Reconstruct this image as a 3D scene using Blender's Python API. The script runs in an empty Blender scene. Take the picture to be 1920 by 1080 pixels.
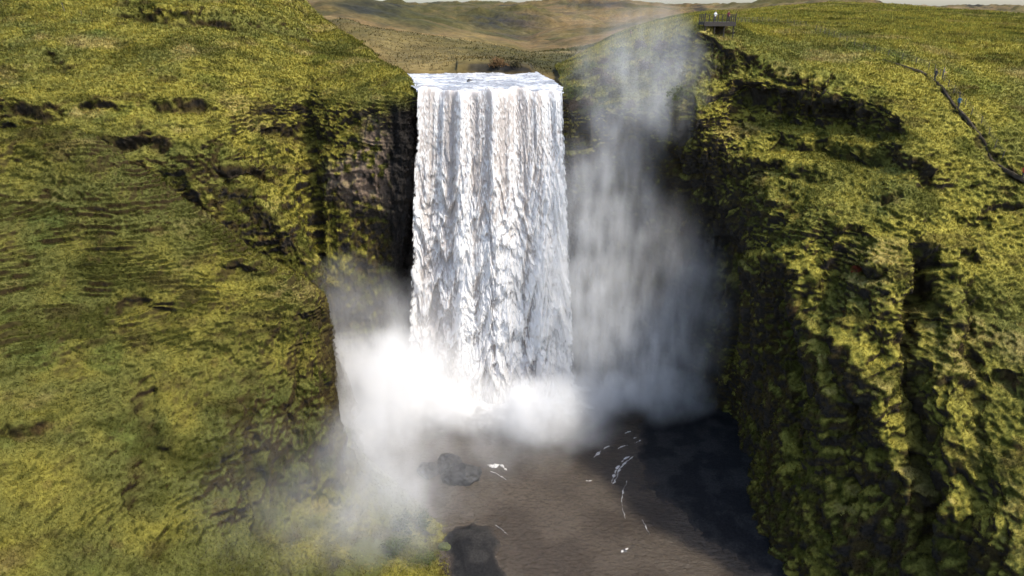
import bpy, bmesh, math, random
import numpy as np
from mathutils import Vector, Matrix

random.seed(7)
rng = np.random.default_rng(11)
sc = bpy.context.scene
COL = sc.collection

# ------------------------------------------------------------------ camera
F_PX = 1297.0                     # focal length in pixels of a 1920 wide frame
PITCH = math.radians(22.0)
CAM = np.array([0.0, -127.0, 73.0])
cd = bpy.data.cameras.new('camera')
cam = bpy.data.objects.new('camera', cd)
COL.objects.link(cam)
cam.location = CAM
cam.rotation_euler = (math.radians(90.0) - PITCH, 0, 0)
cd.sensor_width = 36.0
cd.lens = 36.0 * F_PX / 1920.0
cd.clip_start = 0.5
cd.clip_end = 30000.0
sc.camera = cam

# ------------------------------------------------------------------ sky and sun
SUN_DIR = Vector((0.52, -0.26, 0.81)).normalized()     # towards the sun
elev = math.asin(SUN_DIR.z)
azim = math.atan2(SUN_DIR.x, SUN_DIR.y)
w = bpy.data.worlds.new('World')
sc.world = w
w.use_nodes = True
nt = w.node_tree
sky = nt.nodes.new('ShaderNodeTexSky')
sky.sky_type = 'NISHITA'
sky.sun_disc = False
sky.sun_elevation = elev
sky.sun_rotation = azim
sky.air_density = 1.0
sky.dust_density = 2.0
sky.ozone_density = 1.0
nt.links.new(sky.outputs[0], nt.nodes['Background'].inputs[0])
nt.nodes['Background'].inputs[1].default_value = 0.15
sd = bpy.data.lights.new('sun', 'SUN')
sd.energy = 2.6
sd.angle = math.radians(4.0)
sd.color = (1.0, 0.93, 0.80)
sun = bpy.data.objects.new('sun', sd)
COL.objects.link(sun)
sun.location = (200, 0, 200)
sun.rotation_euler = SUN_DIR.to_track_quat('Z', 'Y').to_euler()
sc.view_settings.view_transform = 'Standard'
sc.view_settings.look = 'None'
sc.view_settings.exposure = 1.22
sc.view_settings.gamma = 1.0
sc.view_settings.use_curve_mapping = False

# ------------------------------------------------------------------ cycles
sc.render.engine = 'CYCLES'
cy = sc.cycles
cy.max_bounces = 10
cy.diffuse_bounces = 2
cy.glossy_bounces = 2
cy.transparent_max_bounces = 12
cy.volume_bounces = 4
cy.volume_step_rate = 0.5
cy.volume_max_steps = 256
cy.use_denoising = True
cy.use_adaptive_sampling = True
cy.adaptive_threshold = 0.04

# ------------------------------------------------------------------ maths helpers
CP, SP = math.cos(PITCH), math.sin(PITCH)


def at(u, v, t):
    """World position of the point seen at (u, v) of the 1920x1080 photograph, t metres deep."""
    u = np.asarray(u, float); v = np.asarray(v, float); t = np.asarray(t, float)
    b = (540.0 - v) / F_PX
    return np.stack([CAM[0] + t * (u - 960.0) / F_PX,
                     CAM[1] + t * (CP + SP * b),
                     CAM[2] + t * (-SP + CP * b)], -1)


def at_z(u, v, z):
    b = (540.0 - v) / F_PX
    t = (z - CAM[2]) / (-SP + CP * b)
    return at(u, v, t)


def project(P):
    d = P - CAM
    t = d[..., 1] * CP - d[..., 2] * SP
    up = d[..., 1] * SP + d[..., 2] * CP
    return 960.0 + F_PX * d[..., 0] / t, 540.0 - F_PX * up / t, t


def _hash(x, y, z, seed):
    h = (x.astype(np.uint32) * np.uint32(374761393) + y.astype(np.uint32) * np.uint32(668265263)
         + z.astype(np.uint32) * np.uint32(2246822519) + np.uint32(seed * 3266489917 % 4294967296))
    h = (h ^ (h >> np.uint32(13))) * np.uint32(1274126177)
    h = (h ^ (h >> np.uint32(16))) * np.uint32(2654435761)
    h = h ^ (h >> np.uint32(15))
    return h.astype(np.float32) * np.float32(2.0 / 4294967295.0) - np.float32(1.0)


def vnoise(P, seed=0):
    """Value noise in [-1, 1] at an (..., 3) array of points."""
    sh = P.shape[:-1]
    P = P.reshape(-1, 3)
    fl = np.floor(P)
    f = (P - fl).astype(np.float32)
    i = fl.astype(np.int64).astype(np.int32)
    f = f * f * f * (f * (f * 6 - 15) + 10)
    x0, y0, z0 = i[:, 0], i[:, 1], i[:, 2]
    fx, fy, fz = f[:, 0], f[:, 1], f[:, 2]
    out = 0
    for dz in (0, 1):
        for dy in (0, 1):
            a = _hash(x0, y0 + dy, z0 + dz, seed)
            b = _hash(x0 + 1, y0 + dy, z0 + dz, seed)
            c = a + (b - a) * fx
            out = out + c * (fy if dy else 1 - fy) * (fz if dz else 1 - fz)
    return out.reshape(sh)


def fbm(P, scale, octaves=4, seed=0, gain=0.5, stretch=(1, 1, 1)):
    Q = P / (np.asarray(stretch, float) * scale)
    tot = 0; a = 1.0; n = 0.0
    for o in range(octaves):
        tot = tot + a * vnoise(Q + 17.3 * o, seed + o * 7)
        n += a
        a *= gain
        Q = Q * 2.03
    return tot / n * 1.5


def sstep(a, b, x):
    t = np.clip((x - a) / (b - a), 0, 1)
    return t * t * (3 - 2 * t)


def catmull(A, n):
    """Resample axis 0 of A to n points with a Catmull-Rom spline."""
    k = A.shape[0]
    s = np.linspace(0, k - 1, n)
    i = np.minimum(s.astype(int), k - 2)
    f = (s - i).reshape((-1,) + (1,) * (A.ndim - 1))
    p0 = A[np.maximum(i - 1, 0)]; p1 = A[i]; p2 = A[i + 1]; p3 = A[np.minimum(i + 2, k - 1)]
    return 0.5 * (2 * p1 + (p2 - p0) * f + (2 * p0 - 5 * p1 + 4 * p2 - p3) * f * f
                  + (3 * p1 - p0 - 3 * p2 + p3) * f ** 3)


def loft(sections, nu, nv):
    A = np.array(sections, float)
    W = at(A[..., 0], A[..., 1], A[..., 2])
    W = catmull(W, nu)
    return catmull(W.transpose(1, 0, 2), nv).transpose(1, 0, 2).copy()


def grid_normals(G):
    du = np.gradient(G, axis=0); dv = np.gradient(G, axis=1)
    n = np.cross(du, dv)
    n /= np.linalg.norm(n, axis=-1, keepdims=True) + 1e-9
    if (n * (CAM - G)).sum(-1).mean() < 0:
        n = -n
    return n


def smooth_grid(N, it=3):
    for _ in range(it):
        M = np.pad(N, ((1, 1), (1, 1), (0, 0)), 'edge')
        N = (M[:-2, 1:-1] + M[2:, 1:-1] + M[1:-1, :-2] + M[1:-1, 2:] + 2 * M[1:-1, 1:-1]) / 6
    return N / (np.linalg.norm(N, axis=-1, keepdims=True) + 1e-9)


def seg_dist(G, line):
    """Distance of every grid vertex to a 3D polyline, and the nearest position along it (0..1)."""
    best = np.full(G.shape[:2], 1e9); par = np.zeros(G.shape[:2])
    m = len(line) - 1
    for j in range(m):
        a, b = line[j], line[j + 1]
        ab = b - a
        f = np.clip(((G - a) @ ab) / (ab @ ab + 1e-9), 0, 1)
        d = np.linalg.norm(G - (a + f[..., None] * ab), axis=-1)
        k = d < best
        best[k] = d[k]; par[k] = (j + f[k]) / m
    return best, par


class Picker:
    """Finds the surface point of a patch that is seen at a given place of the photograph."""
    def __init__(self, G):
        self.P = G.reshape(-1, 3)
        self.u, self.v, self.t = project(self.P)

    def __call__(self, u, v):
        d = (self.u - u) ** 2 + (self.v - v) ** 2
        k = np.argpartition(d, 12)[:12]
        near = k[d[k] < d[k].min() + 60]
        return self.P[near[np.argmin(self.t[near])]].copy()


def mesh_grid(name, G, mat, col=None, kind=None, attrs=None):
    nu, nv = G.shape[:2]
    idx = np.arange(nu * nv).reshape(nu, nv)
    q = np.stack([idx[:-1, :-1], idx[1:, :-1], idx[1:, 1:], idx[:-1, 1:]], -1).reshape(-1, 4)
    n = np.cross(G[1, 0] - G[0, 0], G[0, 1] - G[0, 0])
    return mesh_np(name, G.reshape(-1, 3), q, mat, None if col is None else col.reshape(-1, 3), kind, attrs)


def mesh_np(name, V, Fc, mat, col=None, kind=None, attrs=None, smooth=True):
    me = bpy.data.meshes.new(name)
    me.vertices.add(len(V))
    me.vertices.foreach_set('co', np.asarray(V, np.float32).ravel())
    k = Fc.shape[1]
    me.loops.add(len(Fc) * k)
    me.loops.foreach_set('vertex_index', Fc.astype(np.int32).ravel())
    me.polygons.add(len(Fc))
    me.polygons.foreach_set('loop_start', (np.arange(len(Fc)) * k).astype(np.int32))
    me.polygons.foreach_set('use_smooth', np.full(len(Fc), smooth, bool))
    me.update(calc_edges=True)
    if col is not None:
        a = me.color_attributes.new('Col', 'FLOAT_COLOR', 'POINT')
        a.data.foreach_set('color', np.concatenate([col, np.ones((len(col), 1))], 1).astype(np.float32).ravel())
    for an, av in (attrs or {}).items():
        a = me.attributes.new(an, 'FLOAT', 'POINT')
        a.data.foreach_set('value', np.asarray(av, np.float32).ravel())
    me.materials.append(mat)
    o = bpy.data.objects.new(name, me)
    COL.objects.link(o)
    if kind:
        o['kind'] = kind
    return o


def tag(o, label, cat, group=None):
    o['label'] = label; o['category'] = cat
    if group:
        o['group'] = group
    return o


def empty(name, loc, label, cat, group=None, rz=0.0):
    o = bpy.data.objects.new(name, None)
    COL.objects.link(o)
    o.location = loc
    o.rotation_euler = (0, 0, rz)
    o.empty_display_size = 0.3
    return tag(o, label, cat, group)


# ------------------------------------------------------------------ materials
def new_mat(name):
    m = bpy.data.materials.new(name)
    m.use_nodes = True
    return m, m.node_tree, m.node_tree.nodes['Principled BSDF']


def N(nt, typ, **kw):
    n = nt.nodes.new(typ)
    for k, v in kw.items():
        setattr(n, k, v)
    return n


def plain(name, rgb, rough=0.8, metal=0.0, var=0.25, scale=3.0):
    m, nt, b = new_mat(name)
    b.inputs['Roughness'].default_value = rough
    b.inputs['Metallic'].default_value = metal
    tc = N(nt, 'ShaderNodeTexCoord')
    nz = N(nt, 'ShaderNodeTexNoise'); nz.inputs['Scale'].default_value = scale; nz.inputs['Detail'].default_value = 4
    mr = N(nt, 'ShaderNodeMapRange')
    mr.inputs['To Min'].default_value = 1 - var; mr.inputs['To Max'].default_value = 1 + var
    mx = N(nt, 'ShaderNodeMix', data_type='RGBA', blend_type='MULTIPLY')
    mx.inputs[0].default_value = 1
    mx.inputs[6].default_value = (*rgb, 1)
    nt.links.new(tc.outputs['Object'], nz.inputs['Vector'])
    nt.links.new(nz.outputs['Fac'], mr.inputs['Value'])
    nt.links.new(mr.outputs[0], mx.inputs[7])
    nt.links.new(mx.outputs[2], b.inputs['Base Color'])
    return m


def terrain_mat(name, bump=0.6, fine=2.2):
    m, nt, b = new_mat(name)
    b.inputs['Roughness'].default_value = 0.95
    b.inputs['Specular IOR Level'].default_value = 0.1
    va = N(nt, 'ShaderNodeVertexColor', layer_name='Col')
    geo = N(nt, 'ShaderNodeNewGeometry')
    n1 = N(nt, 'ShaderNodeTexNoise'); n1.inputs['Scale'].default_value = fine; n1.inputs['Detail'].default_value = 6
    n1.inputs['Roughness'].default_value = 0.7
    nt.links.new(geo.outputs['Position'], n1.inputs['Vector'])
    mr = N(nt, 'ShaderNodeMapRange'); mr.inputs['From Min'].default_value = 0.3; mr.inputs['From Max'].default_value = 0.7
    mr.inputs['To Min'].default_value = 0.55; mr.inputs['To Max'].default_value = 1.45
    nt.links.new(n1.outputs['Fac'], mr.inputs['Value'])
    mx = N(nt, 'ShaderNodeMix', data_type='RGBA', blend_type='MULTIPLY'); mx.inputs[0].default_value = 1
    nt.links.new(va.outputs['Color'], mx.inputs[6])
    nt.links.new(mr.outputs[0], mx.inputs[7])
    nt.links.new(mx.outputs[2], b.inputs['Base Color'])
    bp = N(nt, 'ShaderNodeBump'); bp.inputs['Strength'].default_value = bump; bp.inputs['Distance'].default_value = 0.25
    nt.links.new(n1.outputs['Fac'], bp.inputs['Height'])
    nt.links.new(bp.outputs[0], b.inputs['Normal'])
    return m


M_TURF = terrain_mat('turf')
M_FAR = terrain_mat('far_turf', bump=0.3, fine=0.35)
M_SAND = terrain_mat('black_sand', bump=0.4, fine=3.0)


def blade_mat(name):
    m, nt, b = new_mat(name)
    out = nt.nodes['Material Output']
    nt.nodes.remove(b)
    va = N(nt, 'ShaderNodeVertexColor', layer_name='Col')
    d = N(nt, 'ShaderNodeBsdfDiffuse'); t = N(nt, 'ShaderNodeBsdfTranslucent'); mx = N(nt, 'ShaderNodeMixShader')
    mx.inputs[0].default_value = 0.35
    nt.links.new(va.outputs['Color'], d.inputs[0]); nt.links.new(va.outputs['Color'], t.inputs[0])
    nt.links.new(d.outputs[0], mx.inputs[1]); nt.links.new(t.outputs[0], mx.inputs[2])
    nt.links.new(mx.outputs[0], out.inputs[0])
    return m


M_BLADE = blade_mat('grass_blade')

GOLD = np.array([0.255, 0.224, 0.040])
STRAW = np.array([0.34, 0.26, 0.10])
GREEN = np.array([0.118, 0.122, 0.032])
LUSH = np.array([0.060, 0.105, 0.022])
MOSS = np.array([0.052, 0.055, 0.010])
HEATH = np.array([0.050, 0.034, 0.014])
RUST = np.array([0.120, 0.060, 0.030])
ROCK = np.array([0.170, 0.122, 0.090])
DARKROCK = np.array([0.030, 0.026, 0.023])


def mix(a, b, f):
    f = np.asarray(f)[..., None]
    return a * (1 - f) + b * f


# ------------------------------------------------------------------ the two sides of the gorge
def strata(G, L, warp, seed, sharp=0.12):
    """Saw-tooth ledges that follow the contour lines."""
    h = G[..., 2] + warp * fbm(G, 11.0, 3, seed)
    L2 = L * (1 + 0.0 * h)
    ph = h / L2
    s = ph - np.floor(ph)
    amp = 0.5 + 0.5 * vnoise(np.stack([G[..., 0] / 6.0, G[..., 1] / 6.0, np.floor(ph) * 3.7], -1), seed + 3)
    prof = np.where(s < 1 - sharp, s / (1 - sharp), (1 - s) / sharp)
    return (prof - 0.5) * sstep(0.25, 0.75, amp)


def scarp(line, depth, width, bare, up=13):
    return [(line, -depth, width, bare), ([(u, v - up) for (u, v) in line], 0.55 * depth, width * 0.8, 0)]


def build_side(name, sections, nu, nv, strokes, tone, terr, rough, ribs, region=None, gain=0.6, heath=0.8):
    G = loft(sections, nu, nv)
    Nn = smooth_grid(grid_normals(G), 6)
    pick = Picker(G)
    soil_shade = np.zeros(G.shape[:2])
    # gullies and ridges
    D = np.zeros(G.shape[:2])
    wob = G + 0.8 * np.stack([fbm(G, 3.0, 2, 91), fbm(G, 3.0, 2, 92), fbm(G, 3.0, 2, 93)], -1)
    for (line, depth, width, bare) in strokes:
        L3 = [pick(u, v) for (u, v) in line]
        d, par = seg_dist(wob, L3)
        g = np.exp(-(d / width) ** 2) * sstep(0, 0.06, par + 0.03) * sstep(0, 0.06, 1.03 - par)
        D += depth * g
        if bare:
            soil_shade = np.maximum(soil_shade, g * bare)  # bare soil; in overhangs and gullies it also paints in their shade
    G = G + Nn * D[..., None]
    Nn = smooth_grid(grid_normals(G), 4)
    D = np.zeros(G.shape[:2])
    slope0 = Nn[..., 2]
    steep = sstep(0.75, 0.35, slope0)
    # lumps, broken ledges, ribs and tussocks
    D += rough * 1.5 * fbm(G, 12.0, 4, 21) * (0.35 + 0.65 * steep)
    brk1 = sstep(-0.15, 0.5, fbm(G, 9.0, 3, 23)); brk2 = sstep(-0.1, 0.5, fbm(G, 5.0, 3, 24))
    D += rough * 1.7 * strata(G, 7.5, 7.0, 41, 0.22) * (0.15 + 0.85 * steep) * brk1
    D += rough * 0.7 * strata(G, 2.7, 3.4, 45, 0.25) * (0.2 + 0.8 * steep) * brk2
    rib = 1 - 2.2 * np.abs(fbm(G, 3.2, 4, 27, stretch=(1, 1, 4.5)))
    D += ribs * 0.9 * (rib - 0.35) * (0.12 + 0.88 * sstep(0.85, 0.45, slope0))
    bil = 1 - 2.4 * np.abs(fbm(G, 2.6, 4, 31))
    D += rough * 0.26 * (bil - 0.3) * (0.45 + 0.55 * steep)
    terr = terr * (0.30 + 0.70 * sstep(22, 36, G[..., 2]))
    D += terr * 0.36 * strata(G, 0.62, 0.8, 51, 0.30) * sstep(-0.5, 0.4, fbm(G, 6.0, 3, 53))
    D += terr * 0.40 * strata(G, 1.9, 1.6, 57, 0.25) * sstep(0.0, 0.5, fbm(G, 6.0, 3, 58))
    tus = 1 - 2.4 * np.abs(fbm(G, 0.85, 3, 61))
    D += (0.12 + 0.08 * steep) * (tus - 0.3)
    G2 = G + Nn * D[..., None]
    N2 = grid_normals(G2)
    Ns = smooth_grid(N2, 2)
    # what grows where
    nz = Ns[..., 2]
    patch1 = fbm(G, 16.0, 4, 71)
    patch2 = fbm(G, 5.0, 4, 75)
    fine = fbm(G, 1.6, 3, 78)
    c = mix(GREEN, GOLD, sstep(-0.5, 0.7, patch1 * 0.6 + patch2 * 0.45 + tone))
    c = mix(c, STRAW, 0.55 * sstep(0.35, 0.9, fbm(G, 9.0, 4, 81, stretch=(1, 1, 0.5)) + tone * 0.5) * sstep(0.45, 0.8, nz))
    c = mix(c, LUSH, 0.38 * sstep(0.3, 0.9, fbm(G, 7.0, 4, 85) - tone * 0.3))
    c = mix(c, MOSS, 0.85 * sstep(0.62, 0.30, nz + 0.25 * patch2))
    c = mix(c, MOSS * 0.8, 0.8 * sstep(-0.04, -0.28, nz - slope0))  # darker growth on terrace risers, with their shade put into the colour
    c = mix(c, HEATH, 0.9 * sstep(0.42, 0.12, nz + 0.30 * fine + 0.25 * patch1))
    c = mix(c, MOSS, 0.75 * sstep(0.0, 0.6, fbm(G, 4.5, 5, 87, gain=0.6, stretch=(1.5, 1.2, 0.55)) - 0.25 * tone))
    c = mix(c, HEATH, heath * sstep(0.25, 0.7, fbm(G, 3.2, 5, 88, gain=0.62, stretch=(1.5, 1.2, 0.55)) + 0.25 * patch1 - 0.2 * tone))
    c = mix(c, RUST, 0.3 * sstep(0.6, 1.0, fbm(G, 2.4, 3, 95)))
    c = mix(c, DARKROCK, 0.95 * sstep(0.10, -0.20, nz + 0.15 * fine))
    c = mix(c, HEATH * 0.6, np.clip(soil_shade, 0, 1))
    grow = np.clip(0.25 + 0.75 * sstep(-0.35, 0.25, nz), 0, 1) * sstep(-0.75, -0.35, nz) * (1 - np.clip(soil_shade, 0, 1))
    if region is not None:
        c, grow = region(G2, c, grow, fine, patch2)
    c = c * gain
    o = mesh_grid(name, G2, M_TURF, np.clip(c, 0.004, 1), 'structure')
    return dict(G=G2, N=Ns, c=c, grow=grow, pick=Picker(G2), obj=o)


LEFT_NEAR = [
    [(-600,1400,48),(-50,1350,58),(250,1330,65),(450,1320,70),(580,1310,73),(700,1300,77),(800,1290,79.5),(900,1280,81)],
    [(-600,1080,58),(-20,1080,70),(240,1080,79),(420,1080,85.5),(560,1080,90.5),(690,1080,94),(775,1080,95.3),(880,1080,97)],
    [(-600,950,64),(-20,950,77),(240,950,85),(420,950,92),(530,960,98),(640,970,101.5),(760,985,104),(860,990,106)],
    [(-600,810,69),(-20,810,83),(240,810,90.5),(430,805,96),(545,800,101),(618,805,105),(640,830,113),(680,850,122)],
    [(-600,690,74),(-20,690,89),(240,690,95.5),(440,685,100.5),(560,680,103.5),(614,690,106.5),(632,720,117),(665,740,130)],
    [(-600,600,77),(-20,600,93.5),(240,600,99),(440,590,103.5),(560,585,105.5),(610,592,108.5),(616,625,118),(640,650,132)],
    [(-600,535,79),(-20,535,97),(240,530,102),(430,525,106.5),(550,528,108.5),(604,548,111.5),(606,585,120),(625,610,134)],
    [(-600,470,81),(-20,470,100),(240,460,105),(400,450,109.5),(480,478,111),(560,515,113.5),(585,560,122),(605,600,136)],
    [(-600,400,84),(-20,400,103),(200,390,107),(330,380,111),(410,425,113),(470,475,115.5),(530,540,124),(560,600,138)],
    [(-600,320,87),(-20,320,106),(170,310,110),(270,315,113),(340,370,116),(400,430,119),(450,530,127),(500,600,140)],
    [(-600,250,90),(-20,245,109),(120,240,113),(200,265,116),(270,330,120),(330,400,123),(380,500,130),(430,600,142)],
    [(-600,230,100),(-20,260,118),(120,270,121),(200,300,124),(270,360,128),(330,440,131),(380,540,138),(430,640,148)],
]
LEFT_FAR = [
    [(-600,-120,260),(-600,-60,200),(-600,0,165),(-600,60,145),(-600,120,132),(-600,180,122),(-600,250,114),(-600,330,110),(-600,420,110),(-600,560,115)],
    [(-100,-120,250),(-100,-50,180),(-100,10,155),(-100,60,139),(-100,120,128),(-100,170,121),(-100,215,115),(-90,300,112),(-70,420,112),(-40,520,115)],
    [(40,-120,240),(40,-45,172),(40,10,152),(40,60,138),(40,110,128),(40,160,121),(40,215,115),(40,300,112),(70,420,112),(100,520,115)],
    [(200,-120,240),(200,-40,172),(200,10,154),(200,50,142),(200,95,133),(200,140,126),(200,200,118),(220,280,113),(260,380,113),(300,480,118)],
    [(350,-100,240),(350,-30,176),(350,10,160),(350,45,149),(350,90,136),(350,135,128),(350,190,121),(380,270,116),(420,380,117),(470,500,122)],
    [(450,-80,230),(450,-25,182),(450,10,168),(450,45,156),(450,85,144),(455,130,135),(460,185,128),(480,230,126),(500,330,123),(545,440,121)],
    [(530,-60,220),(540,16,188),(545,42,174),(550,74,162),(560,103,151),(565,135,142),(570,182,135),(574,235,133.5),(582,330,131.5),(600,450,131)],
    [(575,0,210),(590,54,188),(597,76,172),(603,98,160),(607,110,149),(610,145,139),(610,185,130),(606,240,128),(606,340,128),(612,480,130)],
    [(628,48,195),(638,64,178),(650,84,168),(662,102,157),(673,115,147),(680,140,137),(690,190,126),(692,240,125),(692,340,127),(696,480,132)],
    [(690,88,178),(706,106,160),(720,117,153),(734,126,145),(748,133,138),(762,147,131),(770,175,124.5),(770,225,124.5),(765,330,127),(757,480,133)],
    [(728,126,158),(746,138,146),(760,147,140),(772,155,135),(782,162,130),(788,171,126),(786,188,126.5),(784,225,129.5),(779,330,133),(770,480,139)],
    [(738,142,158),(754,151,148),(766,158,142),(776,164,138),(785,170,134),(792,178,131),(812,200,131),(825,230,133),(825,330,136),(825,480,142)],
]
LOWER = [(-600,800,125),(-20,720,128),(150,720,128),(330,680,130),(520,640,130),(590,560,127),(620,600,136),(622,640,135),(700,640,138),(750,640,140),(762,640,146),(825,640,148)]
for s, p in zip(LEFT_FAR, LOWER):
    s.append(p)
for s in LEFT_FAR:
    u, v, t = s[-1]
    b = (540 - v) / F_PX
    s.append((u + 5, v + 130, t + 7))

RIGHT = [
    [(1040,124,158),(1046,133,150),(1051,143,143),(1055,153,137),(1057,164,131),(1054,190,129),(1046,240,130),(1046,330,133),(1046,450,137),(1046,600,143),(1046,690,147),(1046,790,151)],
    [(1085,103,180),(1080,112,162),(1076,124,150),(1070,140,138),(1064,158,128),(1062,195,125),(1064,245,126),(1066,330,129),(1070,450,133),(1075,600,139),(1078,680,143),(1080,785,147)],
    [(1160,62,215),(1153,78,175),(1147,95,155),(1140,118,141),(1133,155,130),(1130,200,125),(1130,245,126),(1133,330,129),(1140,450,133),(1150,600,139),(1155,680,142),(1160,775,145)],
    [(1240,36,230),(1238,46,185),(1234,60,160),(1230,90,139),(1226,145,128),(1225,210,121),(1225,260,122),(1230,340,126),(1240,450,131),(1255,600,137),(1262,680,140),(1270,775,143)],
    [(1320,22,270),(1320,30,190),(1320,38,135),(1322,52,118),(1316,110,117),(1310,200,113),(1305,265,115),(1310,345,120),(1320,450,125),(1332,600,131),(1338,690,133),(1345,800,135)],
    [(1400,18,270),(1400,30,190),(1400,45,140),(1396,72,120),(1390,130,113.5),(1382,210,115),(1378,280,114),(1376,360,115),(1382,450,118),(1390,580,124),(1398,700,126),(1405,830,126)],
    [(1480,10,270),(1480,30,185),(1480,55,140),(1478,90,120),(1474,150,110),(1472,230,112.5),(1470,300,107),(1460,390,102.5),(1440,455,103),(1400,540,107),(1385,680,114),(1400,860,121)],
    [(1560,4,260),(1560,30,180),(1560,65,132),(1558,105,116),(1554,165,106.5),(1550,240,108.5),(1542,320,102),(1525,400,95),(1500,470,96),(1470,570,99),(1430,720,107),(1410,900,117)],
    [(1640,6,250),(1640,36,168),(1640,75,127),(1638,120,112),(1634,180,103.5),(1630,255,103),(1620,335,97),(1600,430,91),(1575,520,91),(1535,640,93),(1455,800,103),(1400,960,111)],
    [(1720,12,240),(1720,44,158),(1720,88,122),(1718,135,109),(1715,195,101),(1710,270,95),(1700,355,91),(1685,455,87),(1660,560,85),(1620,690,85),(1525,850,93),(1420,1010,103)],
    [(1800,18,230),(1800,52,150),(1800,100,118),(1800,150,106),(1798,210,98),(1794,290,94),(1786,380,91),(1774,480,87),(1756,600,84),(1730,740,82),(1640,905,85),(1490,1085,93.5)],
    [(1880,24,220),(1880,62,140),(1880,115,113),(1880,170,102),(1880,235,96),(1878,315,92),(1874,410,89),(1866,520,85),(1852,650,82),(1830,800,78),(1790,970,77),(1620,1180,86)],
    [(1980,32,210),(1980,75,132),(1980,135,107),(1980,195,98),(1980,265,93),(1980,350,89),(1980,450,86),(1976,570,82),(1968,710,77),(1950,870,73),(1920,1060,69),(1840,1290,71)],
    [(2300,60,180),(2300,110,115),(2300,170,97),(2300,235,89),(2300,310,84),(2300,400,80),(2300,510,76),(2300,640,71),(2300,800,66),(2300,980,62),(2280,1200,58),(2240,1500,57)],
    [(2700,90,150),(2700,140,100),(2700,210,85),(2700,290,77),(2700,380,72),(2700,480,67),(2700,600,62),(2700,750,56),(2700,940,51),(2700,1150,47),(2700,1400,45),(2700,1700,44)],
]

STROKES_NEAR = [
    *scarp([(230,570),(270,560),(320,580)], 0.8, 1.5, 0.35, 16),
    *scarp([(420,515),(450,505),(475,510)], 0.7, 0.9, 0.3),
    *scarp([(0,790),(40,806),(88,796)], 1.5, 1.3, 0.5, 18),
    *scarp([(560,600),(590,596),(610,602)], 0.9, 1.0, 0.3),
    *scarp([(300,840),(330,850)], 0.9, 1.0, 0.4),
    ([(480,760),(478,850),(485,940),(490,1000)], -1.3, 1.0, 0.3),
    ([(270,720),(280,840),(275,960)], -0.9, 1.2, 0.2),
    ([(560,640),(555,720),(550,800)], -0.8, 1.0, 0.2),
    ([(430,760),(420,850),(440,960)], 0.9, 2.0, 0),
]
STROKES_FAR = [
    *scarp([(225,24),(270,26),(300,34),(345,42),(390,38),(445,46)], 2.8, 2.2, 0.85, 16),
    *scarp([(480,45),(530,58),(590,80)], 1.6, 1.6, 0.6),
    *scarp([(690,80),(715,98),(745,125)], 1.3, 1.2, 0.7, 10),
    *scarp([(-60,215),(0,212),(40,205),(70,228),(100,214)], 1.9, 1.5, 0.5, 20),
    *scarp([(0,240),(60,246),(100,240)], 1.4, 1.2, 0.6),
    *scarp([(150,205),(190,196),(230,206)], 0.8, 0.9, 0.2),
    *scarp([(190,262),(225,272),(270,258),(310,275)], 1.7, 1.4, 0.6),
    *scarp([(290,205),(340,195),(390,205)], 1.5, 1.3, 0.5),
    *scarp([(80,100),(130,130)], 0.9, 1.2, 0.3),
    *scarp([(420,330),(470,322),(500,335)], 1.4, 1.2, 0.5),
    *scarp([(500,240),(560,244),(600,262)], 1.4, 1.6, 0.5),
    ([(470,215),(520,225),(570,240),(595,270)], -0.9, 2.2, 0.3),
    ([(390,250),(430,300),(480,370),(540,440)], 1.0, 1.6, 0),
]
STROKES_RIGHT = [
    ([(1745,470),(1735,540),(1712,610),(1700,680),(1706,760),(1716,840),(1734,930),(1726,1000),(1730,1090)], -3.2, 1.0, 0.7),
    ([(1738,478),(1744,530),(1728,590)], -2.4, 1.5, 0.5),
    ([(1812,560),(1825,700),(1830,800),(1836,900),(1830,1000)], -1.0, 0.9, 0.2),
    ([(1790,480),(1775,600),(1770,720),(1775,860),(1780,980)], 1.3, 1.8, 0),
    ([(1490,462),(1515,540),(1535,640),(1555,730),(1545,820)], 2.6, 2.4, 0),
    ([(1575,600),(1610,690),(1650,770),(1690,850),(1700,940)], 2.2, 1.9, 0),
    *scarp([(1330,135),(1380,120),(1440,128),(1500,150),(1560,165)], 1.5, 3.0, 0.12, 20),
    *scarp([(1400,190),(1450,180),(1500,200)], 1.0, 1.8, 0.15),
    *scarp([(1510,220),(1570,205),(1620,220),(1680,250)], 1.2, 2.4, 0.15, 16),
    *scarp([(1450,262),(1520,268),(1580,282)], 1.5, 1.7, 0.25), *scarp([(1600,285),(1660,296),(1720,318),(1750,336)], 1.6, 1.5, 0.3),
    *scarp([(1360,330),(1450,310),(1540,335)], 1.2, 1.5, 0.15),
    *scarp([(1570,430),(1625,440)], 0.9, 1.1, 0.2), *scarp([(1600,500),(1670,506)], 1.0, 0.9, 0.25),
    *scarp([(1800,405),(1850,418)], 0.8, 1.0, 0.2), *scarp([(1880,700),(1915,715)], 1.0, 0.9, 0.5),
    *scarp([(1560,900),(1620,915),(1680,940)], 1.0, 1.2, 0.2),
    ([(1350,440),(1365,490),(1400,505)], -3.0, 3.2, 0),
    ([(1362,545),(1400,520),(1450,490),(1490,462)], 1.5, 1.6, 0), ([(1590,760),(1580,860),(1570,960)], -1.6, 1.5, 0.1),
    ([(1640,378),(1665,372)], -0.9, 0.9, 0.9),
    ([(1790,470),(1840,470)], -1.2, 1.3, 0.4),
    ([(1800,1010),(1790,1080)], -1.4, 1.6, 0.3),
    ([(1465,590),(1485,680),(1495,770),(1480,860)], -2.4, 2.0, 0.1),
    ([(1830,394),(1870,392),(1920,386)], -0.5, 0.5, 0.6),
    ([(1808,358),(1835,345),(1862,322)], -0.5, 0.5, 0.6),
]
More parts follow.
